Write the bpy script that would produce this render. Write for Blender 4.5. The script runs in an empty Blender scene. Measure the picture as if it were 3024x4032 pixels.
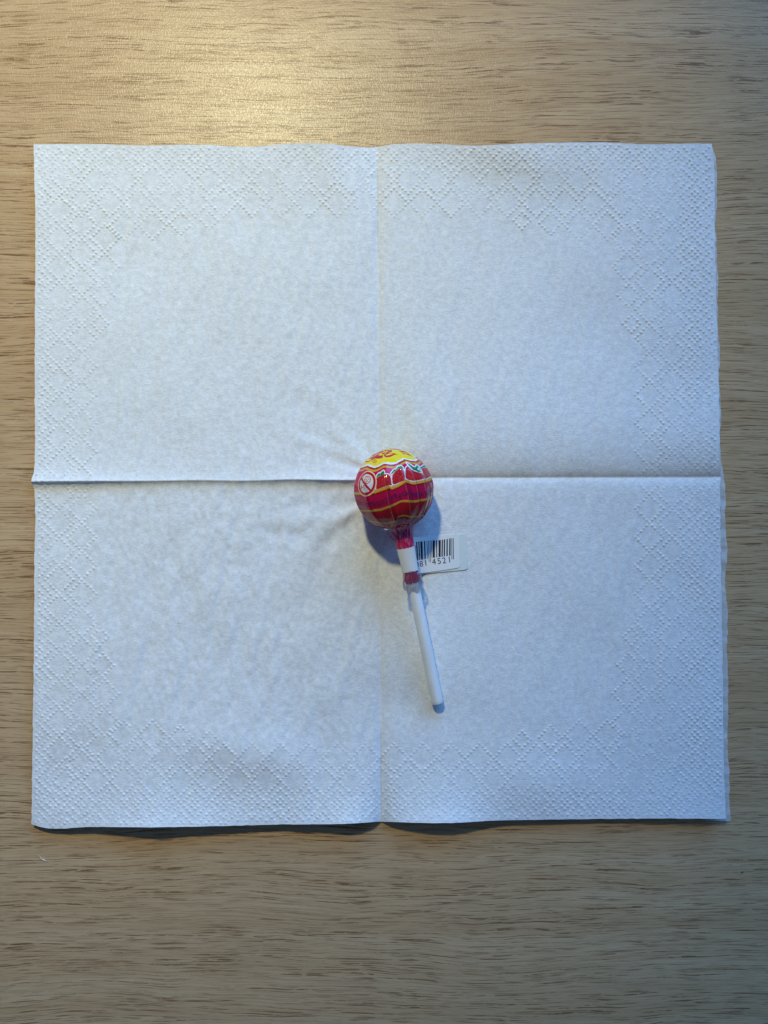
import bpy, bmesh, math, random
import numpy as np
from mathutils import Vector

rng = np.random.default_rng(7)
random.seed(7)
scene = bpy.context.scene
COL = scene.collection
H = 0.2695                 # camera height above the table, metres
K = 0.089e-3               # metres per photograph pixel on the table plane
PX = 3024.0 / 1659.0


def W(px, py, z=0.0):
    """photograph pixel + height -> world point (px, py, z may be arrays)"""
    s = K * (1.0 - z / H)
    return (px - 1512.0) * s, (2016.0 - py) * s


# ------------------------------------------------------------------ camera
cam = bpy.data.cameras.new("camera")
cam.sensor_fit = 'HORIZONTAL'
cam.sensor_width = 36.0
cam.lens = 36.0 * 3028.0 / 3024.0
cam.clip_start = 0.01
cam.clip_end = 20.0
cam_o = bpy.data.objects.new("camera", cam)
cam_o.location = (0, 0, H)
COL.objects.link(cam_o)
scene.camera = cam_o

# ------------------------------------------------------------------ world: the dim room
world = bpy.data.worlds.new("World")
scene.world = world
world.use_nodes = True
bg = world.node_tree.nodes["Background"]
bg.inputs[0].default_value = (0.26, 0.50, 1.0, 1)
bg.inputs[1].default_value = 0.16


# ------------------------------------------------------------------ lamps
def area(name, loc, target, power, color, shape, sx, sy=None):
    l = bpy.data.lights.new(name, 'AREA')
    l.shape = shape
    l.size = sx
    if sy:
        l.size_y = sy
    l.energy = power
    l.color = color
    o = bpy.data.objects.new(name, l)
    o.location = loc
    o.rotation_euler = (Vector(target) - Vector(loc)).to_track_quat('-Z', 'Y').to_euler()
    COL.objects.link(o)
    return o


sl = bpy.data.lights.new("desk_lamp", 'SPOT')
sl.energy = 10.7
sl.color = (1.0, 0.945, 0.57)
sl.spot_size = math.radians(70)
sl.spot_blend = 1.0
sl.shadow_soft_size = 0.021
so = bpy.data.objects.new("desk_lamp", sl)
so.location = (-0.114, 0.400, 0.500)
so.rotation_euler = (Vector((-0.16, 0.12, 0)) - Vector(so.location)).to_track_quat('-Z', 'Y').to_euler()
COL.objects.link(so)
area("window_light", (0.85, 2.60, 1.34), (0.0, 0.0, 0), 109.0, (0.14, 0.42, 1.0), 'RECTANGLE', 3.2, 1.6)

scene.view_settings.view_transform = 'Standard'
scene.view_settings.look = 'None'
scene.view_settings.exposure = 0.0
scene.view_settings.gamma = 1.0


# ------------------------------------------------------------------ helpers
def mat(name):
    m = bpy.data.materials.new(name)
    m.use_nodes = True
    nt = m.node_tree
    nt.nodes.clear()
    out = nt.nodes.new('ShaderNodeOutputMaterial')
    return m, nt, out


class N:
    """small node builder"""
    def __init__(self, nt):
        self.nt = nt

    def node(self, t, **kw):
        n = self.nt.nodes.new(t)
        for k, v in kw.items():
            setattr(n, k, v)
        return n

    def link(self, a, b):
        self.nt.links.new(a, b)

    def put(self, sock, v):
        if hasattr(v, 'is_output'):
            self.nt.links.new(v, sock)
        else:
            sock.default_value = v

    def math(self, op, a, b=0.0, c=None, clamp=False):
        n = self.node('ShaderNodeMath', operation=op, use_clamp=clamp)
        self.put(n.inputs[0], a)
        self.put(n.inputs[1], b)
        if c is not None:
            self.put(n.inputs[2], c)
        return n.outputs[0]

    def mapr(self, v, a, b, c=0.0, d=1.0, smooth=True):
        n = self.node('ShaderNodeMapRange', interpolation_type='SMOOTHSTEP' if smooth else 'LINEAR')
        self.put(n.inputs[0], v)
        for i, x in enumerate((a, b, c, d)):
            n.inputs[i + 1].default_value = x
        return n.outputs[0]

    def mix(self, f, a, b):
        n = self.node('ShaderNodeMix', data_type='RGBA')
        self.put(n.inputs[0], f)
        self.put(n.inputs[6], a)
        self.put(n.inputs[7], b)
        return n.outputs[2]

    def scaled(self, vec, sx, sy, sz=1.0, off=(0, 0, 0)):
        n = self.node('ShaderNodeMapping')
        self.put(n.inputs[0], vec)
        n.inputs[1].default_value = off
        n.inputs[3].default_value = (sx, sy, sz)
        return n.outputs[0]

    def noise(self, vec, scale=1.0, detail=2.0, rough=0.5, dist=0.0):
        n = self.node('ShaderNodeTexNoise')
        self.put(n.inputs['Vector'], vec)
        n.inputs['Scale'].default_value = scale
        n.inputs['Detail'].default_value = detail
        n.inputs['Roughness'].default_value = rough
        n.inputs['Distortion'].default_value = dist
        return n.outputs[0]

    def bump(self, h, strength, dist):
        n = self.node('ShaderNodeBump')
        self.put(n.inputs['Height'], h)
        n.inputs['Strength'].default_value = strength
        n.inputs['Distance'].default_value = dist
        return n.outputs[0]


def principled(b, out, color, rough, spec=0.5, normal=None):
    p = b.node('ShaderNodeBsdfPrincipled')
    b.put(p.inputs['Base Color'], color)
    b.put(p.inputs['Roughness'], rough)
    b.put(p.inputs['Specular IOR Level'], spec)
    if normal is not None:
        b.link(normal, p.inputs['Normal'])
    b.link(p.outputs[0], out.inputs[0])
    return p


def grid_mesh(name, P, closed_u=False, smooth=True):
    """P: (nv, nu, 3) -> quad grid mesh"""
    nv, nu = P.shape[:2]
    me = bpy.data.meshes.new(name)
    idx = np.arange(nv * nu).reshape(nv, nu)
    if closed_u:
        idx = np.concatenate([idx, idx[:, :1]], axis=1)
    q = np.stack([idx[:-1, :-1], idx[1:, :-1], idx[1:, 1:], idx[:-1, 1:]], axis=-1).reshape(-1, 4)
    me.vertices.add(nv * nu)
    me.vertices.foreach_set("co", P.reshape(-1).astype(np.float32))
    me.loops.add(q.size)
    me.loops.foreach_set("vertex_index", q.reshape(-1).astype(np.int32))
    me.polygons.add(len(q))
    me.polygons.foreach_set("loop_start", np.arange(0, q.size, 4, dtype=np.int32))
    me.polygons.foreach_set("loop_total", np.full(len(q), 4, dtype=np.int32))
    me.update(calc_edges=True)
    if smooth:
        me.polygons.foreach_set("use_smooth", np.ones(len(q), dtype=bool))
    return me


def obj(name, me, m=None, parent=None):
    o = bpy.data.objects.new(name, me)
    COL.objects.link(o)
    if m is not None:
        me.materials.append(m)
    if parent is not None:
        o.parent = parent
        o.matrix_parent_inverse = parent.matrix_world.inverted()
    return o


def empty(name, loc):
    o = bpy.data.objects.new(name, None)
    o.empty_display_size = 0.01
    o.location = loc
    COL.objects.link(o)
    bpy.context.view_layer.update()
    return o


def tag(o, label, cat):
    o["label"] = label
    o["category"] = cat


def curve(xs, ys):
    """smooth interpolation through knots"""
    xs = np.asarray(xs, float)
    ys = np.asarray(ys, float)
    m = np.gradient(ys, xs)

    def f(x):
        x = np.clip(x, xs[0], xs[-1])
        i = np.clip(np.searchsorted(xs, x) - 1, 0, len(xs) - 2)
        h = xs[i + 1] - xs[i]
        t = (x - xs[i]) / h
        return ((2 * t**3 - 3 * t**2 + 1) * ys[i] + (t**3 - 2 * t**2 + t) * h * m[i]
                + (-2 * t**3 + 3 * t**2) * ys[i + 1] + (t**3 - t**2) * h * m[i + 1])
    return f


def vnoise(x, y, seed):
    """smooth value noise in [-1, 1]"""
    r = np.random.default_rng(seed).uniform(-1, 1, (64, 64))
    xi = np.floor(x).astype(int)
    yi = np.floor(y).astype(int)
    fx = x - xi
    fy = y - yi
    fx = fx * fx * (3 - 2 * fx)
    fy = fy * fy * (3 - 2 * fy)
    a = r[yi % 64, xi % 64]
    b = r[yi % 64, (xi + 1) % 64]
    c = r[(yi + 1) % 64, xi % 64]
    d = r[(yi + 1) % 64, (xi + 1) % 64]
    return (a * (1 - fx) + b * fx) * (1 - fy) + (c * (1 - fx) + d * fx) * fy


# ------------------------------------------------------------------ table
def table_material():
    m, nt, out = mat("oak_laminate")
    b = N(nt)
    tc = b.node('ShaderNodeTexCoord').outputs['Object']
    mm = b.scaled(tc, 1000, 1000, 1000)
    # wavy grain: shift across the grain by slow noise
    wv = b.noise(b.scaled(mm, 0.006, 0.012), 1.0, 2.0)
    wv2 = b.noise(b.scaled(mm, 0.05, 0.06), 1.0, 1.0)
    sep = b.node('ShaderNodeSeparateXYZ')
    b.link(mm, sep.inputs[0])
    yy = b.math('MULTIPLY_ADD', wv, 14.0, sep.outputs[1])
    yy = b.math('MULTIPLY_ADD', wv2, 1.6, yy)
    cmb = b.node('ShaderNodeCombineXYZ')
    b.link(sep.outputs[0], cmb.inputs[0])
    b.link(yy, cmb.inputs[1])
    g = cmb.outputs[0]
    # pore dashes: long fine lines, broken up along their length
    d1 = b.noise(b.scaled(g, 0.042, 1.95), 1.0, 1.0, 0.5)
    d2 = b.noise(b.scaled(g, 0.060, 2.5, 1, (31, 7, 0)), 1.0, 1.0, 0.5)
    d4 = b.noise(b.scaled(g, 0.085, 3.2, 1, (61, 27, 0)), 1.0, 1.0, 0.5)
    d3 = b.noise(b.scaled(g, 0.045, 3.6, 1, (11, 47, 0)), 1.0, 1.0, 0.5)
    brk = b.noise(b.scaled(g, 0.20, 0.9, 1, (7, 19, 0)), 1.0, 2.0, 0.6)
    rows = b.noise(b.scaled(g, 0.007, 0.30, 1, (5, 3, 0)), 1.0, 2.0, 0.6)
    rmask = b.mapr(rows, 0.36, 0.58, 0.40, 1.0)
    bmask = b.mapr(brk, 0.36, 0.50, 0.15, 1.0)
    dash = b.math('MAXIMUM', b.mapr(d1, 0.595, 0.665), b.math('MAXIMUM', b.mapr(d2, 0.59, 0.66), b.math('MULTIPLY', b.mapr(d4, 0.60, 0.67), 0.8)))
    dash = b.math('MULTIPLY', b.math('MULTIPLY', dash, bmask), rmask)
    hair = b.math('MULTIPLY', b.mapr(d3, 0.46, 0.66), 0.30)
    # broad figure
    band = b.noise(b.scaled(g, 0.004, 0.10, 1, (2, 9, 0)), 1.0, 3.0, 0.6)
    fine = b.noise(b.scaled(g, 0.035, 1.1, 1, (12, 1, 0)), 1.0, 2.0, 0.6)
    c = b.mix(b.mapr(band, 0.30, 0.70), (0.57, 0.366, 0.194, 1), (0.645, 0.438, 0.246, 1))
    c = b.mix(b.math('MULTIPLY', b.mapr(fine, 0.35, 0.70), 0.32), c, (0.40, 0.240, 0.100, 1))
    c = b.mix(hair, c, (0.30, 0.16, 0.065, 1))
    c = b.mix(b.math('MULTIPLY', dash, 0.88), c, (0.175, 0.078, 0.028, 1))
    # pressed micro texture: short ticks across the grain
    t1 = b.noise(b.scaled(mm, 2.3, 0.95), 1.0, 2.0, 0.6, 0.6)
    t2 = b.noise(b.scaled(mm, 4.0, 2.2, 1, (3, 8, 0)), 1.0, 1.0, 0.5)
    ht = b.math('ADD', t1, b.math('MULTIPLY', t2, 0.4))
    ht = b.math('SUBTRACT', ht, b.math('MULTIPLY', dash, 0.10))
    nrm = b.bump(ht, 0.75, 0.00010)
    p = principled(b, out, c, 0.26, 0.26, nrm)
    return m


bm = bmesh.new()
bmesh.ops.create_cube(bm, size=1.0)
for v in bm.verts:
    v.co = Vector((v.co.x * 0.80, v.co.y * 0.70, v.co.z * 0.025 - 0.0125))
bmesh.ops.bevel(bm, geom=bm.edges[:], offset=0.0015, segments=2, affect='EDGES')
me = bpy.data.meshes.new("table_top")
bm.to_mesh(me)
bm.free()
table = obj("table_top", me, table_material())
tag(table, "pale oak grained laminate table top under the paper napkin", "table")

# ------------------------------------------------------------------ napkin outline (photograph pixels / PX)
f_top = curve([72, 200, 300, 430, 540, 640, 700, 760, 812, 840, 960, 1010, 1150, 1300, 1400, 1500, 1538],
              [312, 311, 314, 312.5, 317, 309.5, 310, 316.5, 318, 313, 312, 314, 309.5, 307.5, 311.5, 310, 310.5])
f_bot = curve([68, 76, 200, 330, 450, 600, 760, 823, 860, 960, 1060, 1150, 1300, 1450, 1568],
              [1780, 1783, 1786, 1787, 1785, 1781, 1779, 1775, 1776, 1778, 1773, 1771, 1769, 1768, 1769])
f_left = curve([310, 450, 600, 760, 900, 1000, 1024, 1036, 1042, 1052, 1075, 1200, 1400, 1600, 1700, 1785],
               [72, 76, 76, 75, 75, 74.5, 72, 67.5, 67.5, 73, 75, 74.5, 73, 70.5, 69, 68])
f_right = curve([310, 330, 500, 700, 900, 1030, 1100, 1300, 1500, 1650, 1770],
                [1537, 1540, 1544, 1549, 1554, 1556, 1556, 1559, 1562, 1564, 1568])
lift_bot = curve([68, 85, 130, 200, 330, 420, 520, 600, 690, 765, 805, 824, 845, 890, 960, 1030, 1100, 1200, 1350, 1480, 1568],
                 [0.05, 0.4, 0.8, 1.4, 3.3, 2.4, 1.5, 1.4, 2.3, 3.1, 1.5, 0.25, 1.3, 2.7, 3.8, 2.3, 1.0, 0.8, 0.8, 1.2, 1.3])
lift_top = curve([72, 200, 300, 430, 540, 640, 700, 760, 812, 840, 960, 1100, 1200, 1300, 1400, 1538],
                 [0.2, 0.8, 1.2, 0.8, 0.5, 1.8, 2.0, 0.8, 0.2, 0.9, 1.4, 2.0, 2.0, 1.2, 0.9, 0.6])


def creases(x, y):
    """height of folds and swells in mm; x, y in PX units"""
    z = np.full(x.shape, 0.35)
    # long vertical valley fold
    xv = 815 + (y - 318) * (8.5 / 1455)
    dx = x - xv
    amp = 1.65 + 0.45 * np.cos((y - 320) / 1450 * 2 * np.pi)
    z += np.where(dx < 0, amp * (0.60 * (1 - np.exp(dx / 11.0)) + 0.40 * (1 - np.exp(dx / 55.0))), amp * (0.78 * (1 - np.exp(-dx / 9.5)) + 0.22 * (1 - np.exp(-dx / 60.0))))
    # horizontal fold: ridge on the left, valley on the right
    yl = 1040 - (x - 68) * (4.0 / 700) + 1.2 * np.sin(x / 37.0) * np.exp(-((x - 600) / 250.0) ** 2)
    dl = y - yl
    fl = 1 / (1 + np.exp((x - 790) / 10.0))
    ridge = np.where(dl < 0, 1.55 * np.exp(dl / 55.0) + 0.85 * np.exp(dl / 14.0), 2.10 * np.exp(-dl / 6.5) + 0.30 * np.exp(-dl / 45.0))
    fade = 0.78 + 0.22 * np.cos((x - 120) / 110.0)
    z += fl * ridge * fade
    yr = 1032 - (x - 940) * (2.0 / 620)
    dr = y - yr
    fr = 1 / (1 + np.exp(-(x - 880) / 10.0))
    up = np.where(dr < 0, (2.9 + 0.5 * vnoise(x / 45, x * 0 + 3.5, 77)) * (1 - np.exp(dr / 52.0)) + 0.5 * (1 - np.exp(dr / 6.0)), 0.95 * (1 - np.exp(-dr / 10.0)))
    env = np.exp(-(dr / 200.0) ** 2)
    z += fr * up * env
    # curling rims
    yb = f_bot(x)
    z += np.maximum(1.5 * lift_bot(x) - 0.5, -0.3) * np.exp(-(yb - y) / 75.0)
    yt = f_top(x)
    z += np.maximum(lift_top(x) - 0.35, -0.3) * np.exp(-(y - yt) / 60.0)

    def g(cx, cy, sx, sy, a, rot=0.0):
        c, s = math.cos(rot), math.sin(rot)
        u = (x - cx) * c + (y - cy) * s
        v = -(x - cx) * s + (y - cy) * c
        return a * np.exp(-(u / sx) ** 2 - (v / sy) ** 2)
    z += g(1110, 330, 150, 62, 1.5, 0.25)
    z += g(1240, 420, 60, 90, -0.6, 0.4)
    z += g(560, 330, 120, 70, 0.7, 0.5)
    z += g(735, 390, 40, 120, 0.7, -0.35)
    z += g(540, 1625, 150, 60, 1.7, 0.2)
    z += g(700, 1650, 60, 110, -0.9, -0.3)
    z += g(1180, 1700, 120, 60, 0.8)
    z += g(900, 1530, 80, 50, -0.6, 0.3)
    # creases pulled towards the sweet
    bx, by = 850.0, 1057.0
    rx, ry = x - bx, y - by
    rr = np.hypot(rx, ry) + 1e-6
    ang = np.arctan2(ry, rx)
    pull = np.exp(-((rr - 130) / 130.0) ** 2)
    left = 0.5 - 0.5 * np.cos(ang)
    z += pull * left * (0.42 * np.sin(ang * 13 + 1.6 * np.sin(rr / 45.0 + ang * 3)) + 0.14 * np.sin(ang * 23 + rr / 30.0)) * (0.4 + 0.6 * np.sin(ang * 5 + 1))
    z += g(700, 1120, 90, 16, 0.35, -0.12) + g(610, 1155, 110, 18, -0.3, 0.15) + g(640, 1095, 70, 14, -0.25, -0.25)
    z += g(700, 965, 80, 14, 0.3, 0.35) + g(770, 955, 16, 50, 0.25, -0.5)
    # general cockle
    z += 0.42 * vnoise(x / 160, y / 140, 3) + 0.11 * vnoise(x / 62 + 9, y / 75 + 4, 4)
    q = 0.8 + 0.7 / (1 + np.exp((1055 - y) / 12)) / (1 + np.exp((x - 805) / 25)) + 0.35 / (1 + np.exp((x - 805) / 25))
    q = q * (0.6 + 0.4 / (1 + np.exp((np.maximum(np.abs(x - 805) / 610, np.abs(y - 1040) / 580) - 1) / 0.03)))
    z += q * 0.19 * vnoise((x + 0.22 * y) / 19 + 3, (y - 0.2 * x) / 75, 5) + q * 0.065 * vnoise(x / 9, y / 17, 6) + 0.022 * vnoise(x / 5, y / 7, 16)
    # faint old fold lines
    z += 0.05 * np.exp(-((x - 430 + (y - 500) * 0.006) / 3.5) ** 2) * ((y > 450) & (y < 1500))
    # pressed flat under the sweet, and never through the table
    press = 1 - np.exp(-((x - 852) ** 2 + (y - 1059) ** 2) / 55.0 ** 2)
    z = 0.30 + (z - 0.30) * press
    zz = z - 0.28
    z = 0.28 + 0.5 * (zz + np.sqrt(zz * zz + 0.02))
    return z


# embossed dots (photograph pixels)
CX, CY, U = 1440.0, 1890.0, 11.2
LX, LY = 1207.0, 1183.0


def emboss():
    pts = []
    outline = [(s, 5 - s) for s in range(5)] + [(5 - s, -s) for s in range(5)] + [(-s, -5 + s) for s in range(5)] + [(-5 + s, s) for s in range(5)]
    core = [(0, 0), (1, 1), (1, -1), (-1, 1), (-1, -1), (2, 0), (-2, 0), (0, 2), (0, -2)]
    P10 = 10 * U
    for vert in (True, False):
        L, M = (LY, LX) if vert else (LX, LY)
        for sg in (-1, 1):
            for r in range(-2, 5):
                D = L - (r - 1) * 8 * U
                for kk in range(-14, 15):
                    k = kk + (0.5 if r % 2 else 0.0)
                    a = k * P10
                    if abs(a) - M > D - L + 0.25 * P10:
                        continue
                    cells = list(outline)
                    dshift = 0.0
                    if r >= 3:
                        if r > 3 or abs(k) < 5.2:
                            continue
                        if abs(k) < 7:
                            m = 4 if abs(k) > 6 else 3
                            dshift = 0.75 if m == 4 else 1.7
                            cells = [(q, m - abs(q)) for q in range(-m, m + 1)] + [(q, abs(q) - m) for q in range(-m, m + 1)]
                    if r <= 0:
                        cells += core
                    for i, j in cells:
                        al = a + i * U
                        dd = D + (j + dshift) * U
                        if vert:
                            pts.append((CX + al, CY + sg * dd))
                        else:
                            pts.append((CX + sg * dd, CY + al))
    pts = np.array(pts)
    keep = {}
    out = []
    for p in pts:
        ky = (int(p[0] // 9), int(p[1] // 9))
        ok = True
        for ax in (-1, 0, 1):
            for ay in (-1, 0, 1):
                for o in keep.get((ky[0] + ax, ky[1] + ay), ()):
                    if (o[0] - p[0]) ** 2 + (o[1] - p[1]) ** 2 < 8.5 ** 2:
                        ok = False
        if ok:
            keep.setdefault(ky, []).append(p)
            out.append(p)
    return np.array(out)


NU, NV = 940, 930


def napkin_grid(nu, nv):
    u = np.linspace(0, 1, nu)[None, :].repeat(nv, 0)
    v = np.linspace(0, 1, nv)[:, None].repeat(nu, 1)
    x = 70 + u * 1485
    y = 310 + v * 1465
    for _ in range(3):
        xl, xr = f_left(y), f_right(y)
        x = xl + u * (xr - xl)
        yt, yb = f_top(x), f_bot(x)
        y = yt + v * (yb - yt)
    return u, v, x, y


gu, gv, gx, gy = napkin_grid(NU, NV)
# slightly torn rim
gx += 0.9 * vnoise(gy / 9, gx * 0 + 3.3, 8) * (np.exp(-gu * 250) + np.exp(-(1 - gu) * 250))
gy += 0.45 * vnoise(gx / 13, gy * 0 + 5.3, 9) * (np.exp(-gv * 250) + np.exp(-(1 - gv) * 250))
gz = creases(gx, gy)
dots = emboss()
dots = dots + rng.normal(0, 0.7, dots.shape)
dxp, dyp = dots[:, 0] / PX, dots[:, 1] / PX
uu = np.full(len(dots), 0.5)
vv = np.full(len(dots), 0.5)
for _ in range(4):
    xl, xr = f_left(dyp), f_right(dyp)
    uu = (dxp - xl) / (xr - xl)
    yt, yb = f_top(dxp), f_bot(dxp)
    vv = (dyp - yt) / (yb - yt)
ok = (uu > 0.0035) & (uu < 0.9965) & (vv > 0.0035) & (vv < 0.9965)
dxp, dyp, uu, vv = dxp[ok], dyp[ok], uu[ok], vv[ok]
amp = rng.uniform(0.20, 0.41, len(dxp)) * (0.80 + 0.40 * (vnoise(dxp / 60, dyp / 60, 12)))
amp = np.where(np.abs(dyp - 1038) < 9, amp * 0.4, amp)
ci = np.rint(uu * (NU - 1)).astype(int)
cj = np.rint(vv * (NV - 1)).astype(int)
bumpz = np.zeros_like(gz)
RD = 3.2
for a in range(-4, 5):
    for c in range(-4, 5):
        ii = np.clip(ci + a, 0, NU - 1)
        jj = np.clip(cj + c, 0, NV - 1)
        d = np.hypot(gx[jj, ii] - dxp, gy[jj, ii] - dyp)
        h = np.where(d < RD, amp * np.cos(np.pi / 2 * np.minimum(d / RD, 1)) ** 1.35, 0)
        np.maximum.at(bumpz, (jj, ii), h)
gz = gz + bumpz
ZM = gz * 1e-3
wx, wy = W(gx * PX, gy * PX, ZM)


def paper_material(name, clear=0.0):
    m, nt, out = mat(name)
    b = N(nt)
    tc = b.node('ShaderNodeTexCoord').outputs['Object']
    mm = b.scaled(tc, 1000, 1000, 0)
    cloud = b.noise(b.scaled(mm, 0.50, 0.55), 1.0, 4.0, 0.7)
    flock = b.noise(b.scaled(mm, 1.1, 1.3, 1, (4, 2, 0)), 1.0, 2.0, 0.6)
    f = b.math('ADD', b.math('MULTIPLY', cloud, 0.65), b.math('MULTIPLY', flock, 0.35))
    c = b.mix(b.mapr(f, 0.36, 0.66), (0.720, 0.722, 0.72, 1), (0.875, 0.878, 0.875, 1))
    crepe = b.noise(b.scaled(mm, 0.85, 3.6), 1.0, 2.0, 0.6, 0.4)
    fib = b.noise(b.scaled(mm, 4.0, 5.0, 1, (9, 4, 0)), 1.0, 2.0, 0.6)
    ht = b.math('ADD', crepe, b.math('MULTIPLY', fib, 0.5))
    nrm = b.bump(ht, 0.8, 0.00016)
    p = principled(b, out, c, 0.95, 0.08, nrm)
    p.inputs['Sheen Weight'].default_value = 0.05
    if clear:
        t = b.node('ShaderNodeBsdfTransparent')
        mx = b.node('ShaderNodeMixShader')
        mx.inputs[0].default_value = clear
        b.link(p.outputs[0], mx.inputs[1])
        b.link(t.outputs[0], mx.inputs[2])
        b.link(mx.outputs[0], out.inputs[0])
    return m


cx0, cy0 = W(820 * PX, 1040 * PX)
napkin = empty("paper_napkin", (cx0, cy0, 0.0))
tag(napkin, "white embossed paper napkin unfolded flat on the table under the lollipop", "napkin")
me = grid_mesh("upper_ply", np.stack([wx, wy, ZM], -1))
obj("upper_ply", me, paper_material("tissue_paper"), napkin)

# lower ply: shows past the right rim
lu, lv, lx, ly = napkin_grid(240, 360)
ry = np.array([310, 335, 420, 500, 600, 690, 760, 820, 900, 960, 1010, 1050, 1120, 1200, 1260, 1320, 1400, 1500, 1600, 1700, 1775])
rx = np.array([1537, 1545, 1548, 1546, 1551, 1550, 1555, 1553, 1558, 1556, 1560, 1567, 1566, 1571, 1565.5, 1572, 1570, 1573.5, 1572, 1576, 1578])
f_r2 = curve(ry, rx)
ex = f_r2(ly) - f_right(ly) + 1.5 * vnoise(ly / 9, ly * 0 + 1.5, 21) + 1.2 * vnoise(ly / 26, ly * 0 + 4.5, 22)
lx2 = lx + ex * np.clip((lu - 0.93) / 0.07, 0, 1) ** 1.5
ly2 = ly + 5.0 * np.clip((lu - 0.9) / 0.1, 0, 1) * np.clip((lv - 0.97) / 0.03, 0, 1)
lz = creases(lx, ly)
edge = np.clip((lu - 0.9) / 0.1, 0, 1)
flat = 0.25 + (0.35 + 0.35 * vnoise(ly / 22, lx * 0 + 2.5, 23) + 0.25 * vnoise(ly / 9, lx * 0 + 7.5, 24)) * np.clip((lu - 0.965) / 0.035, 0, 1)
lz = np.maximum((lz - 0.16) * (1 - edge) + np.minimum(flat, np.maximum(lz - 0.14, 0.12)) * edge, 0.10)
inner = np.clip(1 - lu * 60, 0, 1) + np.clip(1 - lv * 60, 0, 1)
lz = np.minimum(lz, np.maximum(creases(lx, ly) - 0.12, 0.06))
lx2 = lx2 + 2.0 * np.clip(1 - lu * 60, 0, 1)
ly2 = ly2 + 2.0 * np.clip(1 - lv * 60, 0, 1) - 3.0 * np.clip((lv - 0.985) / 0.015, 0, 1) * (lu < 0.97)
LZ = lz * 1e-3
wx2, wy2 = W(lx2 * PX, ly2 * PX, LZ)
obj("lower_ply", grid_mesh("lower_ply", np.stack([wx2, wy2, LZ], -1)), paper_material("thin_tissue", 0.35), napkin)

# ------------------------------------------------------------------ lollipop frame
R = 0.01335
ALPHA = math.radians(7.0)
CZ = 0.0003 + R * 0.985
bxw, byw = W(850.2 * PX, 1057.0 * PX, CZ)
C = np.array([bxw, byw, CZ])
az = np.array([-0.204, 0.979, 0.0])
az /= np.linalg.norm(az)
POLE = math.cos(ALPHA) * az + math.sin(ALPHA) * np.array([0, 0, 1.0])
UPV = -math.sin(ALPHA) * az + math.cos(ALPHA) * np.array([0, 0, 1.0])
RGT = np.cross(az, [0, 0, 1.0])

lolly = empty("lollipop", (float(C[0]), float(C[1]), 0.0003))
tag(lolly, "lollipop in red and yellow strawberry wrapper with white stick and barcode tag", "lollipop")


def axis_pt(t, r, phi):
    """point at distance t from the ball centre towards the stick, radius r, azimuth phi (0 = up, + = right)"""
    t, r, phi = np.broadcast_arrays(np.asarray(t, float), np.asarray(r, float), np.asarray(phi, float))
    d = np.cos(phi)[..., None] * UPV + np.sin(phi)[..., None] * RGT
    return C - t[..., None] * POLE + r[..., None] * d


# crop coordinates used for tracing the print -> (theta, phi) on the ball
def crop_tp(x, y):
    nx = (np.asarray(x, float) - 787) / 650
    ny = -(np.asarray(y, float) - 775) / 650
    q = nx * nx + ny * ny
    s = np.where(q > 0.985, np.sqrt(0.985 / np.maximum(q, 1e-9)), 1.0)
    nx, ny = nx * s, ny * s
    nz = np.sqrt(np.maximum(0, 1 - nx * nx - ny * ny))
    v = np.stack([nx, ny, nz], -1)
    th = np.degrees(np.arccos(np.clip(v @ POLE, -1, 1)))
    ph = np.degrees(np.arctan2(v @ RGT, v @ UPV))
    return th, ph


RIDGES = np.array([-140., -108., -76., -45., -11., 17., 49., 78., 108., 140., 180., 220.])


def ball_radius(th, ph):
    """th, ph in degrees -> radius as a fraction of R: flat gores between pulled seams, pleats near the neck"""
    p = (ph + 140.0) % 360.0 - 140.0
    chord = 0.0
    for dp, wt in ((-6.5, 0.12), (-3.2, 0.22), (0.0, 0.32), (3.2, 0.22), (6.5, 0.12)):
        q = np.clip(p + dp, -139.9, 219.9)
        i = np.clip(np.searchsorted(RIDGES, q, side='right') - 1, 0, len(RIDGES) - 2)
        a, b = RIDGES[i], RIDGES[i + 1]
        chord = chord + wt * np.cos(np.radians((b - a) / 2)) / np.cos(np.radians(q - (a + b) / 2))
    # film lapped over itself along the seams: a small step that dies away to the right
    lap = 0.0
    for rd, h in ((-76, 0.008), (-45, 0.006), (-11, 0.010), (17, 0.014), (34, 0.006), (49, 0.010), (64, 0.008), (78, 0.010)):
        dl = p - rd - 0.10 * np.maximum(th - 100, 0) * (rd > 0)
        lap = lap + 1.6 * h * np.where(dl > 0, np.exp(-dl / 7.0), np.exp(dl / 0.5))
    w = np.sin(np.radians(np.clip(th, 0, 180))) ** 1.0 * 0.95
    r = 1 + (chord - 1) * w + lap * np.clip((th - 35) / 45, 0, 1) * np.clip((165 - th) / 25, 0, 1)
    k = np.clip((th - 98) / 45, 0, 1) ** 1.3
    tw = np.radians(p + 0.42 * (th - 100))
    ple = 0.6 + 0.4 * (0.6 * np.sin(tw * 13 + 1.5 * np.sin(tw * 2)) + 0.4 * np.sin(tw * 21 + 1.1)) * (0.55 + 0.45 * np.sin(np.radians(p)))
    r = r + k * 0.052 * (ple - 0.6)
    r = r + 0.013 * vnoise(p / 16 + 20, th / 18, 31) + 0.0022 * vnoise(p / 5 + 40, th / 9, 32)
    # tape-like crease rings on the cap
    return r


def ball_point(th, ph, lift=0.0):
    rr = ball_radius(th, ph) * R + lift
    t = np.radians(th)
    return axis_pt(-rr * np.cos(t), rr * np.sin(t), np.radians(ph))


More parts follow.
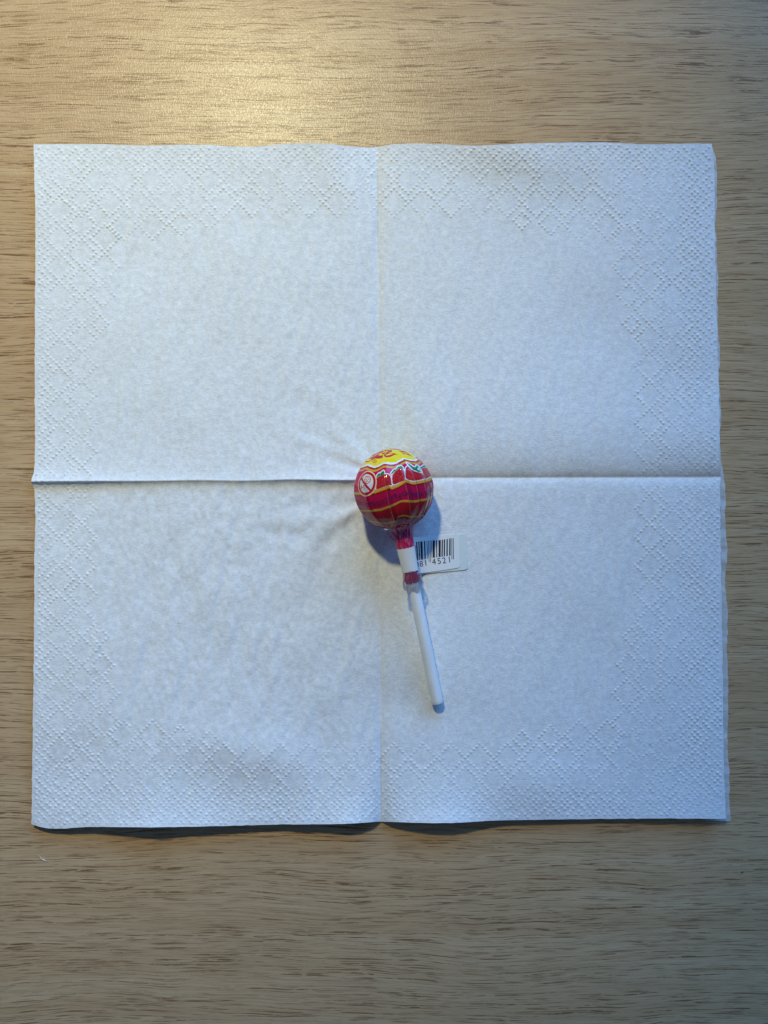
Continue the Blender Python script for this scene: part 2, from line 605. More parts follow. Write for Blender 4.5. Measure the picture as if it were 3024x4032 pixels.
# ------------------------------------------------------------------ wrapper print
NP, NT = 720, 330
TH_END = 158.0
ph_l = np.linspace(-180, 180, NP, endpoint=False)
th_l = np.linspace(0.4, TH_END, NT)
TH, PH = np.meshgrid(th_l, ph_l, indexing='ij')
tr, pr = np.radians(TH), np.radians(PH)
DIR = (np.cos(tr)[..., None] * POLE + np.sin(tr)[..., None] * (np.cos(pr)[..., None] * UPV + np.sin(pr)[..., None] * RGT))
VX = 787 + 650 * DIR[..., 0]
VY = 775 - 650 * DIR[..., 1]
SEEN = (DIR[..., 2] > 0.02)

YEL = (0.80, 0.62, 0.012)
WHI = (0.78, 0.76, 0.76)
RED = (0.50, 0.012, 0.020)
DRK = (0.36, 0.006, 0.012)
PNK = (0.58, 0.005, 0.085)
MAG = (0.47, 0.004, 0.060)
GLD = (0.66, 0.34, 0.035)
GRN = (0.012, 0.16, 0.070)
GR2 = (0.030, 0.30, 0.130)


def z1(pts):
    return [(x / 2 + 82.95, y / 2 + 41.5) for x, y in pts]


def z2(pts):
    return [(x / 2 + 746.6, y / 2 + 41.5) for x, y in pts]


def in_poly(pts):
    m = np.zeros(VX.shape, bool)
    xs = [p[0] for p in pts]
    ys = [p[1] for p in pts]
    box = SEEN & (VX > min(xs)) & (VX < max(xs)) & (VY > min(ys)) & (VY < max(ys))
    x, y = VX[box], VY[box]
    ins = np.zeros(x.shape, bool)
    for (x0, y0), (x1, y1) in zip(pts, pts[1:] + pts[:1]):
        if y0 == y1:
            continue
        c = ((y0 > y) != (y1 > y)) & (x < (x1 - x0) * (y - y0) / (y1 - y0) + x0)
        ins ^= c
    m[box] = ins
    return m


def stroke(pts, w, closed=False):
    m = np.zeros(VX.shape, bool)
    xs = [p[0] for p in pts]
    ys = [p[1] for p in pts]
    box = SEEN & (VX > min(xs) - w) & (VX < max(xs) + w) & (VY > min(ys) - w) & (VY < max(ys) + w)
    x, y = VX[box], VY[box]
    d = np.full(x.shape, 1e9)
    seq = list(zip(pts, pts[1:] + (pts[:1] if closed else [])))
    if not closed:
        seq = list(zip(pts[:-1], pts[1:]))
    for (x0, y0), (x1, y1) in seq:
        ux, uy = x1 - x0, y1 - y0
        L2 = ux * ux + uy * uy + 1e-9
        t = np.clip(((x - x0) * ux + (y - y0) * uy) / L2, 0, 1)
        d = np.minimum(d, np.hypot(x - x0 - t * ux, y - y0 - t * uy))
    m[box] = d < w / 2
    return m


COLR = np.zeros(VX.shape + (3,))
# fold offsets of the printed bands (degrees) as read from the folds of the wrapper
k_ph = np.array([-180, -90, -45, -28, -6, -3, 6, 16, 18, 29, 52, 90, 180])
k82 = np.array([1, 1, 1, 1, -2.5, 0.5, -1.5, -5, -5.5, 0, 2, 3, 1])
k110 = np.array([0, -1, 0, 1, -4, -5, -8, -5, -4, -1, 0, 1, 0])
k135 = np.array([0, -9, 0, 4, -1, -9, -8, -4, -3, 0, 4, 8, 0])
o82, o110, o135 = (np.interp(PH, k_ph, k) for k in (k82, k110, k135))
off = np.where(TH < 82, o82, np.where(TH < 110, o82 + (o110 - o82) * (TH - 82) / 28, np.where(TH < 135, o110 + (o135 - o110) * (TH - 110) / 25, o135)))
T = TH - off
# daisy boundary
cap_pts = z1([(370, 740), (480, 700), (590, 660), (680, 710), (790, 740), (900, 720), (1000, 680), (1080, 640), (1200, 650), (1320, 665), (1440, 650)]) + \
    z2([(150, 640), (250, 570), (370, 480), (450, 500), (560, 540), (660, 550), (750, 530), (800, 460)])
ct, cp = crop_tp([p[0] for p in cap_pts], [p[1] for p in cap_pts])
o = np.argsort(cp)
ct, cp = ct[o], cp[o]
per = 41.5 + 4.0 * np.abs(np.sin(np.radians((PH - 35) * 4)))
cap_t = np.where((PH > cp[0]) & (PH < cp[-1]), np.interp(PH, cp, ct), per)

COLR[:] = PNK
COLR[T > 84.0] = DRK
COLR[T > 87.5] = MAG
COLR[T > 111.5] = (0.45, 0.006, 0.012)
COLR[T > 136.5] = (0.34, 0.005, 0.018)
COLR[T > 150] = MAG
for c0, hw in ((82.2, 2.0), (109.8, 1.7), (134.8, 1.5), (160.0, 1.5)):
    COLR[np.abs(T - c0) < hw] = GLD
COLR[TH < cap_t + 9.6] = GLD
COLR[TH < cap_t + 6.4] = (0.42, 0.010, 0.020)
COLR[TH < cap_t + 3.2] = WHI
COLR[TH < cap_t] = YEL

# script on the cap
for pts in (
    z1([(470, 600), (490, 560), (600, 480), (760, 400), (880, 380), (960, 300), (1030, 220), (1045, 300), (1060, 420), (1055, 485), (900, 500), (780, 500), (660, 560), (560, 610)]),
    z1([(700, 370), (830, 310), (960, 250), (1030, 215), (1000, 300), (900, 340), (800, 380), (650, 440)]),
    z1([(1030, 230), (1100, 215), (1250, 205), (1330, 230), (1370, 265), (1330, 300), (1250, 320), (1130, 340), (1050, 385), (1040, 300)]),
    z1([(1080, 380), (1160, 350), (1170, 330), (1300, 330), (1420, 335), (1545, 380), (1440, 385), (1360, 440), (1260, 480), (1180, 490), (1110, 460)]),
    z2([(230, 240), (290, 235), (400, 245), (500, 290), (580, 340), (670, 420), (590, 400), (480, 370), (390, 372), (320, 310)]),
    z2([(-60, 190), (60, 178), (200, 190), (330, 205), (430, 230), (300, 222), (120, 205)]),
):
    COLR[in_poly(pts)] = RED
for pts in (
    z1([(525, 565), (580, 510), (690, 490), (660, 540), (570, 575)]),
    z1([(910, 400), (960, 345), (1030, 315), (1045, 400)]),
    z1([(1040, 300), (1120, 265), (1230, 240), (1220, 270), (1120, 300), (1050, 320)]),
    z1([(1140, 410), (1190, 365), (1280, 345), (1410, 355), (1300, 390), (1180, 415)]),
    z2([(330, 280), (420, 285), (540, 325), (480, 335), (380, 310)]),
):
    COLR[in_poly(pts)] = YEL


def circ(cx, cy, rx, ry, n=26, rot=0.0):
    return [(cx + rx * math.cos(a) * math.cos(rot) - ry * math.sin(a) * math.sin(rot),
             cy + rx * math.cos(a) * math.sin(rot) + ry * math.sin(a) * math.cos(rot)) for a in np.linspace(0, 2 * math.pi, n, endpoint=False)]


def z1c(cx, cy, rx, ry, rot=0.0):
    return z1(circ(cx, cy, rx, ry, 26, rot))


COLR[stroke(z1c(785, 580, 62, 56, -0.4), 7, True)] = RED
for pts in ([(755, 620), (775, 550)], [(775, 550), (805, 545), (805, 575), (770, 585)], [(790, 582), (815, 612)]):
    COLR[stroke(z1(pts), 6)] = RED

# strawberries: traced on the visible face, generic ones round the back
BODY = [
    z1([(820, 1180), (900, 1100), (1000, 1062), (1100, 1040), (1220, 1030), (1290, 1100), (1320, 1250), (1335, 1390), (1262, 1372), (1100, 1425), (950, 1480), (840, 1515), (808, 1350)]),
    z2([(30, 1050), (120, 930), (230, 850), (330, 860), (400, 950), (415, 1100), (410, 1220), (250, 1290), (100, 1360), (40, 1330), (15, 1200)]),
    z2([(430, 920), (470, 800), (520, 760), (620, 860), (720, 910), (860, 950), (960, 980), (1030, 1060), (1040, 1150), (900, 1200), (700, 1235), (540, 1210), (440, 1150)]),
    z2([(980, 820), (1050, 780), (1160, 770), (1250, 880), (1310, 980), (1300, 1040), (1180, 1120), (1070, 1170), (1030, 1060)]),
]
LEAF = [
    z1([(800, 1190), (840, 1130), (870, 1040), (930, 980), (970, 1010), (1010, 960), (1080, 920), (1100, 960), (1110, 1035), (1000, 1055), (900, 1095)]),
    z2([(-20, 1010), (70, 890), (150, 870), (210, 790), (270, 800), (300, 770), (340, 810), (385, 885), (280, 850), (200, 862), (100, 940), (20, 1020)]),
    z2([(480, 650), (560, 690), (690, 780), (755, 800), (780, 745), (860, 740), (862, 800), (825, 850), (950, 925), (890, 955), (760, 890), (700, 880), (560, 750)]),
    z2([(905, 785), (960, 755), (1000, 740), (1040, 700), (1110, 680), (1130, 750), (1040, 780), (965, 825)]),
]
for pl in BODY + LEAF:
    COLR[stroke(pl, 34, True) | in_poly(pl)] = WHI
COLR[(np.abs(T - 82.2) < 2.0) & (PH > -28) & (PH < 95)] = GLD
hsh = np.sin(VX * 0.42 + 3 * np.sin(VY * 0.05)) * np.sin(VY * 0.46 + 2 * np.sin(VX * 0.04))
grainy = vnoise(VX / 9, VY / 9, 41)
for pl in BODY:
    m_ = in_poly(pl)
    base = np.array((0.47, 0.014, 0.024)) * (1 + 0.30 * grainy[..., None])
    COLR[m_] = base[m_]
    COLR[m_ & (hsh > 0.88)] = (0.62, 0.20, 0.16)
for pl in LEAF:
    m_ = in_poly(pl)
    COLR[m_] = np.where((grainy > 0.15)[..., None], np.array(GR2), np.array(GRN))[m_]
back = (np.abs(PH) > 92)
lp = ((PH + 360) % 34) - 17
eb = ((lp * 0.95) / 12) ** 2 + ((TH - 71) / 10.5) ** 2
COLR[back & (eb < 1.3) & (TH < 80)] = WHI
COLR[back & (eb < 1.0) & (TH < 80)] = RED
COLR[back & (np.abs(lp) < 9) & (TH < 64) & (TH > 59 + np.abs(lp) * 0.3)] = GRN

# round age sign
sx, sy = 335.0, 692.0
st, sp = crop_tp(sx, sy)
sd = (math.cos(math.radians(st)) * POLE + math.sin(math.radians(st)) * (math.cos(math.radians(sp)) * UPV + math.sin(math.radians(sp)) * RGT))
rs = np.degrees(np.arccos(np.clip(DIR @ sd, -1, 1)))
COLR[rs < 18.6] = (0.80, 0.62, 0.40)
COLR[rs < 17.0] = (0.52, 0.012, 0.018)
inn = rs < 13.2
COLR[inn] = (0.70, 0.67, 0.70)
for pts, w in ((z1([(330, 1060), (420, 1240), (560, 1420), (680, 1570)]), 34),):
    COLR[stroke(pts, w) & (rs < 15)] = (0.52, 0.012, 0.018)
COLR[in_poly(z1c(565, 1190, 84, 120, 0.25))] = (0.80, 0.66, 0.50)
COLR[stroke(z1c(565, 1190, 84, 120, 0.25), 11, True)] = (0.55, 0.03, 0.03)
for pts in ([(525, 1190), (550, 1175)], [(590, 1165), (615, 1180)], [(530, 1250), (555, 1225), (585, 1240)], [(560, 1120), (590, 1115)]):
    COLR[stroke(z1(pts), 10)] = (0.45, 0.03, 0.03)
for pts in ([(300, 1420), (315, 1395), (330, 1430), (325, 1500), (305, 1500), (298, 1430)], [(340, 1465), (375, 1462)],
            [(440, 1405), (395, 1400), (392, 1450), (430, 1460), (440, 1500), (410, 1525), (390, 1510)]):
    pts = [(q[0] + 48, q[1] - 30) for q in pts]
    COLR[stroke(z1(pts), 9)] = (0.52, 0.012, 0.018)

# double thickness of printed film where it is lapped over at the seams: deeper ink, pale fold edge
for rd, wd in ((-76, 4), (-45, 5), (-11, 5), (17, 7), (34, 3), (49, 5), (64, 4), (78, 4)):
    dl = PH - rd - 0.10 * np.maximum(TH - 100, 0) * (rd > 0)
    k = np.clip((TH - 62) / 20, 0, 1)
    dbl = (dl > 0) & (dl < wd + 0.05 * np.maximum(TH - 90, 0))
    COLR = np.where(dbl[..., None], COLR * (1 - 0.30 * k[..., None]), COLR)
    edge_l = (dl > -0.9) & (dl < 0.1) & (TH > 60)
    COLR = np.where(edge_l[..., None], COLR * 0.88 + np.array((0.70, 0.45, 0.50)) * 0.12, COLR)

# the film gathers near the neck, ink breaks into pale creases
sm = np.clip((TH - 128) / 28, 0, 1)
cr = np.abs(np.sin(np.radians(PH + 0.42 * (TH - 100)) * 24 + vnoise(PH / 6 + 70, TH / 7, 44)))
COLR = np.where(((cr > 0.97) & (sm > 0.1))[..., None], COLR * 0.85 + np.array((0.50, 0.20, 0.28)) * 0.15, COLR)

me = grid_mesh("wrapper", ball_point(TH, PH), closed_u=True)
at = me.attributes.new("print_colour", 'FLOAT_COLOR', 'POINT')
rgba = np.concatenate([COLR, np.ones(VX.shape + (1,))], -1)
at.data.foreach_set("color", rgba.reshape(-1).astype(np.float32))


def wrapper_material():
    m, nt, out = mat("printed_film")
    b = N(nt)
    a = b.node('ShaderNodeAttribute', attribute_name="print_colour")
    tc = b.node('ShaderNodeTexCoord').outputs['Object']
    n = b.noise(b.scaled(tc, 320, 320, 320), 1.0, 2.0, 0.5)
    nrm = b.bump(n, 0.05, 0.0004)
    p = principled(b, out, a.outputs['Color'], 0.065, 0.5, nrm)
    p.inputs['IOR'].default_value = 1.40
    return m


wrap = obj("wrapper", me, wrapper_material(), lolly)


# ---- lettering on the wrapper and the tag
def glyph_mesh(ch, bold=0.0):
    cu = bpy.data.curves.new("glyph", 'FONT')
    cu.body = ch
    cu.size = 1.0
    cu.offset = bold
    cu.resolution_u = 3
    o_ = bpy.data.objects.new("glyph", cu)
    COL.objects.link(o_)
    bpy.context.view_layer.update()
    dg = bpy.context.evaluated_depsgraph_get()
    me_ = bpy.data.meshes.new_from_object(o_.evaluated_get(dg))
    bpy.data.objects.remove(o_)
    bpy.data.curves.remove(cu)
    bm_ = bmesh.new()
    bm_.from_mesh(me_)
    bpy.data.meshes.remove(me_)
    bmesh.ops.triangulate(bm_, faces=bm_.faces[:])
    vs = [(v.co.x, v.co.y) for v in bm_.verts]
    fs = [[v.index for v in f.verts] for f in bm_.faces]
    bm_.free()
    vs = np.array(vs)
    c0 = (vs.min(0) + vs.max(0)) / 2
    return vs - c0, fs


def ink(name, color, rough=0.4):
    m, nt, out = mat(name)
    b = N(nt)
    tc = b.node('ShaderNodeTexCoord').outputs['Object']
    n = b.noise(b.scaled(tc, 2500, 2500, 2500), 1.0, 2.0)
    c = b.mix(n, tuple(x * 0.85 for x in color) + (1,), tuple(min(1, x * 1.15) for x in color) + (1,))
    principled(b, out, c, rough, 0.5)
    return m


allv, allf = [], []
LETTERS = [("S", 205, 985), ("U", 245, 1003), ("C", 290, 1020), ("E", 338, 1030), ("T", 382, 1032), ("T", 424, 1030), ("E", 466, 1030),
           ("G", 525, 1025), ("O", 588, 997), ("\u00db", 650, 972), ("T", 708, 948), ("F", 764, 928), ("R", 814, 896), ("E", 884, 910),
           ("O", 948, 862), ("R", 992, 866), ("F", 1062, 868), ("R", 1107, 876), ("E", 1150, 873), ("S", 1194, 866), ("A", 1234, 862),
           ("L", 1300, 842), ("I", 1328, 834), ("Z", 1353, 826), ("I", 1380, 802), ("K", 1404, 785)]
gcache = {}
for ch, x, y in LETTERS:
    if ch not in gcache:
        gcache[ch] = glyph_mesh(ch, 0.012)
    vs, fs = gcache[ch]
    t0, p0 = crop_tp(x, y)
    # tilt of the line: follow the printed band
    sl = 0.0
    if -30 < p0 < -3:
        sl = 0.20
    s = 9.2
    gxx = vs[:, 0] * s * 0.92
    gyy = vs[:, 1] * s + gxx * sl
    th = t0 - gyy
    ph = p0 + gxx / math.sin(math.radians(t0))
    base = len(allv)
    allv += [tuple(p) for p in ball_point(th, ph, 0.00005)]
    allf += [[base + i for i in f] for f in fs]
me = bpy.data.meshes.new("lettering")
me.from_pydata(allv, [], allf)
obj("lettering", me, ink("purple_ink", (0.055, 0.008, 0.060), 0.3), wrap)


# ---- gathered neck
def film_material():
    m, nt, out = mat("gathered_film")
    b = N(nt)
    at_ = b.node('ShaderNodeAttribute', attribute_name="strand")
    sp_ = b.node('ShaderNodeSeparateXYZ')
    b.link(at_.outputs['Vector'], sp_.inputs[0])
    v = at_.outputs['Vector']
    s1 = b.noise(b.scaled(v, 2.2, 0.55, 1), 1.0, 3.0, 0.65, 0.8)
    s2 = b.noise(b.scaled(v, 5.5, 1.6, 1, (3, 7, 0)), 1.0, 2.0, 0.6, 0.5)
    pale = b.mapr(s1, 0.52, 0.72)
    c = b.mix(b.mapr(s2, 0.35, 0.7), (0.48, 0.010, 0.060, 1), (0.70, 0.025, 0.19, 1))
    c = b.mix(b.math('MULTIPLY', pale, 0.6), c, (0.80, 0.52, 0.66, 1))
    nrm = b.bump(b.math('ADD', s1, s2), 0.6, 0.00025)
    principled(b, out, c, 0.16, 0.6, nrm)
    return m


TPX = 0.157e-3 * 1.0        # metres along the axis per PX unit

nt_, np_ = 90, 120
tt = np.linspace(0, 1, nt_)[:, None]
pp = np.linspace(-np.pi, np.pi, np_, endpoint=False)[None, :]
t_start = R * math.cos(math.radians(180 - TH_END)) * 0.985
t_end = 0.0322
tcur = t_start + (t_end - t_start) * tt
prof = curve([t_start * 1e3, 12.9, 13.6, 14.6, 16.5, 20.0, 28.0, 30.3, 31.6, 32.2], [4.85, 4.25, 3.65, 3.25, 3.02, 2.80, 2.45, 2.50, 2.42, 2.20])
rad = prof(tcur * 1e3) * 1e-3
rad = rad * (1 + 0.045 * np.sin(11 * (pp + 60 * tcur)) * np.clip((tcur - t_start) / 0.002, 0, 1) + 0.035 * np.sin(19 * pp + 350 * tcur)
             + 0.05 * vnoise(pp * 5 + 30 + tcur * 300, tcur * 900, 51))
rad = np.where((tcur > 0.0192) & (tcur < 0.0286), np.minimum(rad, np.interp(tcur, [0.0192, 0.0286], [0.00284, 0.00246])), rad)
me = grid_mesh("twisted_neck", axis_pt(tcur + 0 * pp, rad, pp + 0 * tcur), closed_u=True)
at = me.attributes.new("strand", 'FLOAT_VECTOR', 'POINT')
sv = np.stack([np.cos(pp) * 3 + tcur * 90, tcur * 500 + 0 * pp, np.sin(pp) * 3 + 0 * tcur], -1)
at.data.foreach_set("vector", sv.reshape(-1).astype(np.float32))
obj("twisted_neck", me, film_material(), lolly)


def clear_material():
    m, nt, out = mat("clear_film")
    b = N(nt)
    tr_ = b.node('ShaderNodeBsdfTransparent')
    tr_.inputs[0].default_value = (0.94, 0.94, 0.96, 1)
    gl = b.node('ShaderNodeBsdfGlossy')
    gl.inputs['Roughness'].default_value = 0.04
    df = b.node('ShaderNodeBsdfDiffuse')
    df.inputs[0].default_value = (0.75, 0.74, 0.76, 1)
    tc = b.node('ShaderNodeTexCoord').outputs['Object']
    n = b.noise(b.scaled(tc, 700, 700, 700), 1.0, 2.0)
    nr = b.bump(n, 0.5, 0.0004)
    b.link(nr, gl.inputs['Normal'])
    lw = b.node('ShaderNodeLayerWeight')
    lw.inputs[0].default_value = 0.45
    m1 = b.node('ShaderNodeMixShader')
    b.link(b.mapr(lw.outputs['Facing'], 0.2, 1.0, 0.03, 0.50), m1.inputs[0])
    b.link(tr_.outputs[0], m1.inputs[1])
    b.link(df.outputs[0], m1.inputs[2])
    m2 = b.node('ShaderNodeMixShader')
    b.link(b.mapr(lw.outputs['Fresnel'], 0.0, 1.0, 0.06, 0.6, False), m2.inputs[0])
    b.link(m1.outputs[0], m2.inputs[1])
    b.link(gl.outputs[0], m2.inputs[2])
    b.link(m2.outputs[0], out.inputs[0])
    return m


CLEAR = clear_material()
tcur = 0.0278 + (0.0352 - 0.0278) * np.linspace(0, 1, 46)[:, None]
prof = curve([27.8, 29.0, 30.5, 32.0, 33.4, 34.4, 35.2], [2.62, 2.85, 3.25, 3.35, 2.95, 2.5, 2.3])
rad = prof(tcur * 1e3) * 1e-3
flare = np.clip((tcur - 0.0278) / 0.003, 0, 1)
rad = rad * (1 + flare * (0.16 * np.sin(3 * pp + 0.7 + 120 * tcur) + 0.09 * np.sin(7 * pp + 260 * tcur) + 0.12 * vnoise(pp * 3 + 20, tcur * 700, 61)))
me = grid_mesh("film_skirt", axis_pt(tcur + 0.0005 * np.sin(5 * pp) * flare, np.maximum(rad, 0.00212), pp + 0 * tcur), closed_u=True)
obj("film_skirt", me, CLEAR, lolly)
# a loose clear wing of film where the ball runs into the neck, and one below the tag


def wing(p3, name):
    P = np.array(p3, float)
    me_ = grid_mesh(name, P)
    return obj(name, me_, CLEAR, lolly)


tw_ = np.linspace(0.0112, 0.0175, 22)[:, None]
ww_ = np.linspace(0, 1, 8)[None, :]
for sgn, wmax in ((1, 0.0016), (-1, 0.0018)):
    base_r = np.interp(tw_ * 1e3, [11.2, 12.5, 13.5, 15, 17.5], [6.6, 4.9, 3.7, 3.1, 2.9]) * 1e-3
    hump = np.sin(np.pi * np.clip((tw_ - 0.0112) / 0.0063, 0, 1)) ** 0.8
    rr_ = base_r + hump * wmax * ww_
    ang_ = np.radians(sgn * 93) + 0.25 * ww_ * np.sin(tw_ * 900)
    wing(axis_pt(tw_ + 0 * ww_, rr_, ang_ + 0 * tw_), "film_wing")

# ---- paper band
def plain_paper(name, color, rough=0.55):
    m, nt, out = mat(name)
    b = N(nt)
    tc = b.node('ShaderNodeTexCoord').outputs['Object']
    n = b.noise(b.scaled(tc, 900, 900, 900), 1.0, 3.0, 0.6)
    c = b.mix(n, tuple(x * 0.94 for x in color) + (1,), tuple(min(1.0, x * 1.03) for x in color) + (1,))
    nrm = b.bump(n, 0.12, 0.0002)
    principled(b, out, c, rough, 0.35, nrm)
    return m


LABEL = plain_paper("label_paper", (0.80, 0.80, 0.80))


def sheet(name, P, thick, m, parent):
    """closed thin sheet from a grid of points"""
    nv, nu = P.shape[:2]
    du = np.gradient(P, axis=1)
    dv = np.gradient(P, axis=0)
    n = np.cross(du, dv)
    n /= np.linalg.norm(n, axis=-1, keepdims=True) + 1e-12
    A = P + n * thick / 2
    B = P - n * thick / 2
    bm_ = bmesh.new()
    va = [[bm_.verts.new(A[j, i]) for i in range(nu)] for j in range(nv)]
    vb = [[bm_.verts.new(B[j, i]) for i in range(nu)] for j in range(nv)]
    for j in range(nv - 1):
        for i in range(nu - 1):
            bm_.faces.new((va[j][i], va[j][i + 1], va[j + 1][i + 1], va[j + 1][i]))
            bm_.faces.new((vb[j][i], vb[j + 1][i], vb[j + 1][i + 1], vb[j][i + 1]))
    rim = [(0, i) for i in range(nu)] + [(j, nu - 1) for j in range(1, nv)] + [(nv - 1, i) for i in range(nu - 2, -1, -1)] + [(j, 0) for j in range(nv - 2, 0, -1)]
    for (j0, i0), (j1, i1) in zip(rim, rim[1:] + rim[:1]):
        bm_.faces.new((va[j0][i0], vb[j0][i0], vb[j1][i1], va[j1][i1]))
    bmesh.ops.recalc_face_normals(bm_, faces=bm_.faces[:])
    for f in bm_.faces:
        f.smooth = True
    me_ = bpy.data.meshes.new(name)
    bm_.to_mesh(me_)
    bm_.free()
    me_.set_sharp_from_angle(angle=math.radians(40))
    return obj(name, me_, m, parent)


tb = np.linspace(127 * TPX, 179.5 * TPX, 12)[:, None]
pb = np.radians(np.linspace(-128, 118, 60))[None, :]
rb = np.interp(tb, [127 * TPX, 179.5 * TPX], [0.00305, 0.00268])
# flat face on top, as the label is stiffer than the film
rb = rb * (1 - 0.05 * np.cos(2 * pb) * (np.abs(pb) < 1.2))
Pb = axis_pt(tb + 0.0 * pb, rb + 0 * pb, pb + 0 * tb)
sheet("paper_band", Pb, 0.00009, LABEL, lolly)


# ---- tag flaps, traced in their own pixel frame with a real height profile
def tag_px(x, y):
    return 1500 + np.asarray(x, float) / 4.3658, 2040 + np.asarray(y, float) / 4.3658


_tx, _ty = np.meshgrid(np.linspace(1660, 1845, 40), np.linspace(2095, 2270, 40))
TAG_FLOOR = float(creases(_tx / PX, _ty / PX).max()) + 0.30


def tag_z(x, y):
    x, y = np.broadcast_arrays(np.asarray(x, float), np.asarray(y, float))
    z = 1.2 + 6.7 * np.exp(-(x - 520) / 190.0) + 0.12 * np.sin((x - 600) / 140.0) + 0.0006 * (700 - y)
    return 0.5 * (z + TAG_FLOOR + np.sqrt((z - TAG_FLOOR) ** 2 + 0.15)) * 1e-3


def tag_world(x, y, dz=0.0):
    z = tag_z(x, y) + dz
    px, py = tag_px(x, y)
    wx_, wy_ = W(px, py, z)
    return np.stack([wx_ + 0 * z, wy_ + 0 * z, z + 0 * px], -1)


def flap_grid(TL, TR, BR, BL, rc, nu=56, nv=40, topc=None):
    """rounded quad grid: corner radius rc px on the right-hand corners"""
    u = np.linspace(0, 1, nu)[None, :]
    v = np.linspace(0, 1, nv)[:, None]
    x = (1 - v) * ((1 - u) * TL[0] + u * TR[0]) + v * ((1 - u) * BL[0] + u * BR[0])
    y = (1 - v) * ((1 - u) * TL[1] + u * TR[1]) + v * ((1 - u) * BL[1] + u * BR[1])
    # round the right corners by pulling the end of each row in
    wpx = math.hypot(TR[0] - TL[0], TR[1] - TL[1])
    hpx = math.hypot(BR[0] - TR[0], BR[1] - TR[1])
    dv_ = np.minimum(v, 1 - v) * hpx
    inset = np.where(dv_ < rc, rc - np.sqrt(np.maximum(0, rc ** 2 - (rc - dv_) ** 2)), 0.0)
    k = 1 - inset / wpx
    u2 = u * k
    x = (1 - v) * ((1 - u2) * TL[0] + u2 * TR[0]) + v * ((1 - u2) * BL[0] + u2 * BR[0])
    y = (1 - v) * ((1 - u2) * TL[1] + u2 * TR[1]) + v * ((1 - u2) * BL[1] + u2 * BR[1])
    if topc is not None:
        y = y + topc * np.sin(np.pi * u2) * (1 - 0.3 * v)
    return x, y


# non-uniform v so the corner curve is sampled
x, y = flap_grid((500, 330), (1343, 274), (1362, 848), (600, 955), 42, 60, 44, 10)
front = sheet("barcode_flap", tag_world(x, y), 0.00010, LABEL, lolly)
x, y = flap_grid((700, 330), (1468, 276), (1492, 884), (640, 958), 46, 60, 44, 6)
BACKING = plain_paper("label_backing", (0.70, 0.76, 0.72), 0.45)
rear = sheet("backing_flap", tag_world(x, y, -0.00024), 0.00010, BACKING, lolly)

BARS = [(588, 598, 470, 614, 622, 728), (600, 624, 410, 626, 645, 725), (640, 662, 405, 658, 676, 720), (675, 716, 400, 690, 722, 712),
        (738, 760, 392, 750, 771, 704), (787, 797, 390, 799, 808, 697), (812, 821, 388, 823, 832, 755), (838, 847, 386, 849, 858, 755),
        (863, 872, 384, 872, 880, 685), (888, 926, 382, 892, 927, 680), (948, 965, 380, 952, 967, 674), (990, 1029, 378, 991, 1026, 666),
        (1045, 1066, 372, 1040, 1061, 662), (1082, 1104, 366, 1078, 1100, 658), (1127, 1149, 360, 1125, 1148, 652),
        (1175, 1198, 350, 1172, 1197, 645), (1212, 1222, 346, 1214, 1224, 706), (1236, 1248, 342, 1240, 1252, 706)]
vv_, ff_ = [], []
for a0, a1, ya, b0, b1, yb_ in BARS:
    n = 9
    base = len(vv_)
    for i in range(n):
        s = i / (n - 1)
        for xa, xb in ((a0, b0), (a1, b1)):
            xx = xa + (xb - xa) * s
            yy = ya + (yb_ - ya) * s
            vv_.append(tuple(tag_world(np.float64(xx), np.float64(yy), 0.000085)))
    for i in range(n - 1):
        ff_.append((base + 2 * i, base + 2 * i + 2, base + 2 * i + 3, base + 2 * i + 1))
me = bpy.data.meshes.new("barcode")
me.from_pydata(vv_, [], ff_)
BLACK = ink("black_ink", (0.012, 0.012, 0.016), 0.45)
obj("barcode", me, BLACK, front)
vv_, ff_ = [], []
for ch, x, y, hgt in (("0", 618, 795, 100), ("8", 694, 786, 100), ("1", 770, 768, 100), ("4", 910, 748, 102), ("5", 1000, 738, 102), ("2", 1086, 726, 102), ("1", 1178, 712, 102)):
    vs, fs = glyph_mesh(ch, 0.0)
    s = hgt / (vs[:, 1].max() - vs[:, 1].min())
    ang = math.radians(-8)
    gx_ = vs[:, 0] * s * 0.95
    gy_ = -vs[:, 1] * s
    X = x + gx_ * math.cos(ang) - gy_ * math.sin(ang)
    Y = y + gx_ * math.sin(ang) + gy_ * math.cos(ang)
    base = len(vv_)
    vv_ += [tuple(p) for p in tag_world(X, Y, 0.000085)]
    ff_ += [[base + i for i in f] for f in fs]
me = bpy.data.meshes.new("digits")
me.from_pydata(vv_, [], ff_)
obj("digits", me, BLACK, front)

# ---- stick
NS = 48
prof_s = [(0.0125, 0.0), (0.0125, 0.00195), (0.0300, 0.00201), (0.0740, 0.00205), (0.0752, 0.00203), (0.07555, 0.00190), (0.07566, 0.0017), (0.07560, 0.0009), (0.07558, 0.0)]
# resample the long run so fine relief shades well
tl = [p[0] for p in prof_s]
rl = [p[1] for p in prof_s]
T1 = np.array(tl)[:, None]
R1 = np.array(rl)[:, None]
ps = np.linspace(-np.pi, np.pi, NS, endpoint=False)[None, :]
me = grid_mesh("stick", axis_pt(T1 + 0 * ps, R1 + 0 * ps, ps + 0 * T1), closed_u=True)
me.set_sharp_from_angle(angle=math.radians(50))


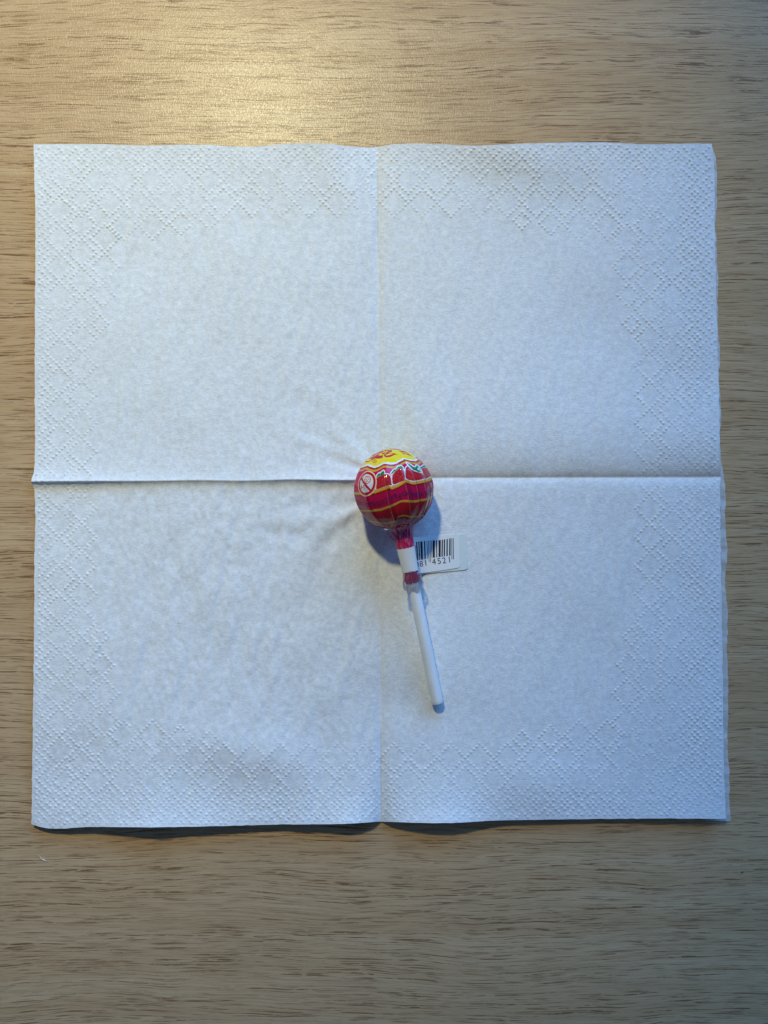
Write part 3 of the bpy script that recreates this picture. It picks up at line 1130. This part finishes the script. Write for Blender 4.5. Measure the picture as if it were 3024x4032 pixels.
def stick_material():
    m, nt, out = mat("rolled_paper")
    b = N(nt)
    tc = b.node('ShaderNodeTexCoord').outputs['Object']
    n = b.noise(b.scaled(tc, 1500, 500, 1500), 1.0, 3.0, 0.6)
    n2 = b.noise(b.scaled(tc, 500, 90, 500), 1.0, 2.0, 0.5)
    c = b.mix(b.mapr(n2, 0.35, 0.7), (0.84, 0.85, 0.85, 1), (0.90, 0.91, 0.91, 1))
    nrm = b.bump(b.math('ADD', n, n2), 0.25, 0.0002)
    principled(b, out, c, 0.6, 0.3, nrm)
    return m


obj("stick", me, stick_material(), lolly)


# ------------------------------------------------------------------ specks on the table
def tube(path, radii, n=8):
    P = np.array(path)
    tang = np.gradient(P, axis=0)
    tang /= np.linalg.norm(tang, axis=1, keepdims=True)
    up = np.array([0, 0, 1.0])
    s = np.cross(tang, up)
    s /= np.linalg.norm(s, axis=1, keepdims=True)
    q = np.cross(s, tang)
    a = np.linspace(0, 2 * np.pi, n, endpoint=False)
    return P[:, None, :] + np.array(radii)[:, None, None] * (np.cos(a)[None, :, None] * s[:, None, :] + np.sin(a)[None, :, None] * q[:, None, :])


pts = [(151, 3366.5), (157, 3373), (162, 3379), (166.5, 3383.5), (170, 3386), (175, 3387.5), (181, 3389.5), (187, 3391)]
zs = [0.00035, 0.0003, 0.00024, 0.0002, 0.0002, 0.0002, 0.00014, 0.0001]
path = [W(px, py, z) + (z,) for (px, py), z in zip(pts, zs)]
me = grid_mesh("lint_fibre", tube(path, [0.00003, 0.00007, 0.00011, 0.00012, 0.00015, 0.00016, 0.00007, 0.00003]), closed_u=True)
lint = obj("lint_fibre", me, plain_paper("lint", (0.72, 0.74, 0.70), 0.8))
tag(lint, "tiny pale curled paper fibre on the table below the napkin's lower left corner", "lint")

def crumb_at(px, py, r, label):
    bm_ = bmesh.new()
    bmesh.ops.create_icosphere(bm_, subdivisions=2, radius=r)
    for v in bm_.verts:
        v.co *= 1 + 0.25 * math.sin(v.co.x * 20000 + v.co.y * 13000 + px)
        v.co.x *= 1.15
        v.co.z *= 0.75
    me_ = bpy.data.meshes.new("dark_crumb")
    bm_.to_mesh(me_)
    bm_.free()
    o_ = obj("dark_crumb", me_, plain_paper("crumb", (0.012, 0.012, 0.012), 0.7))
    o_.location = W(px, py, r * 0.7) + (r * 0.72,)
    tag(o_, label, "crumb")


crumb_at(2923, 3434, 0.00024, "tiny black crumb on the table near its right side below the napkin")
crumb_at(2362, 3420, 0.00013, "faint dark speck on the table below the napkin, smaller and left of the black crumb")
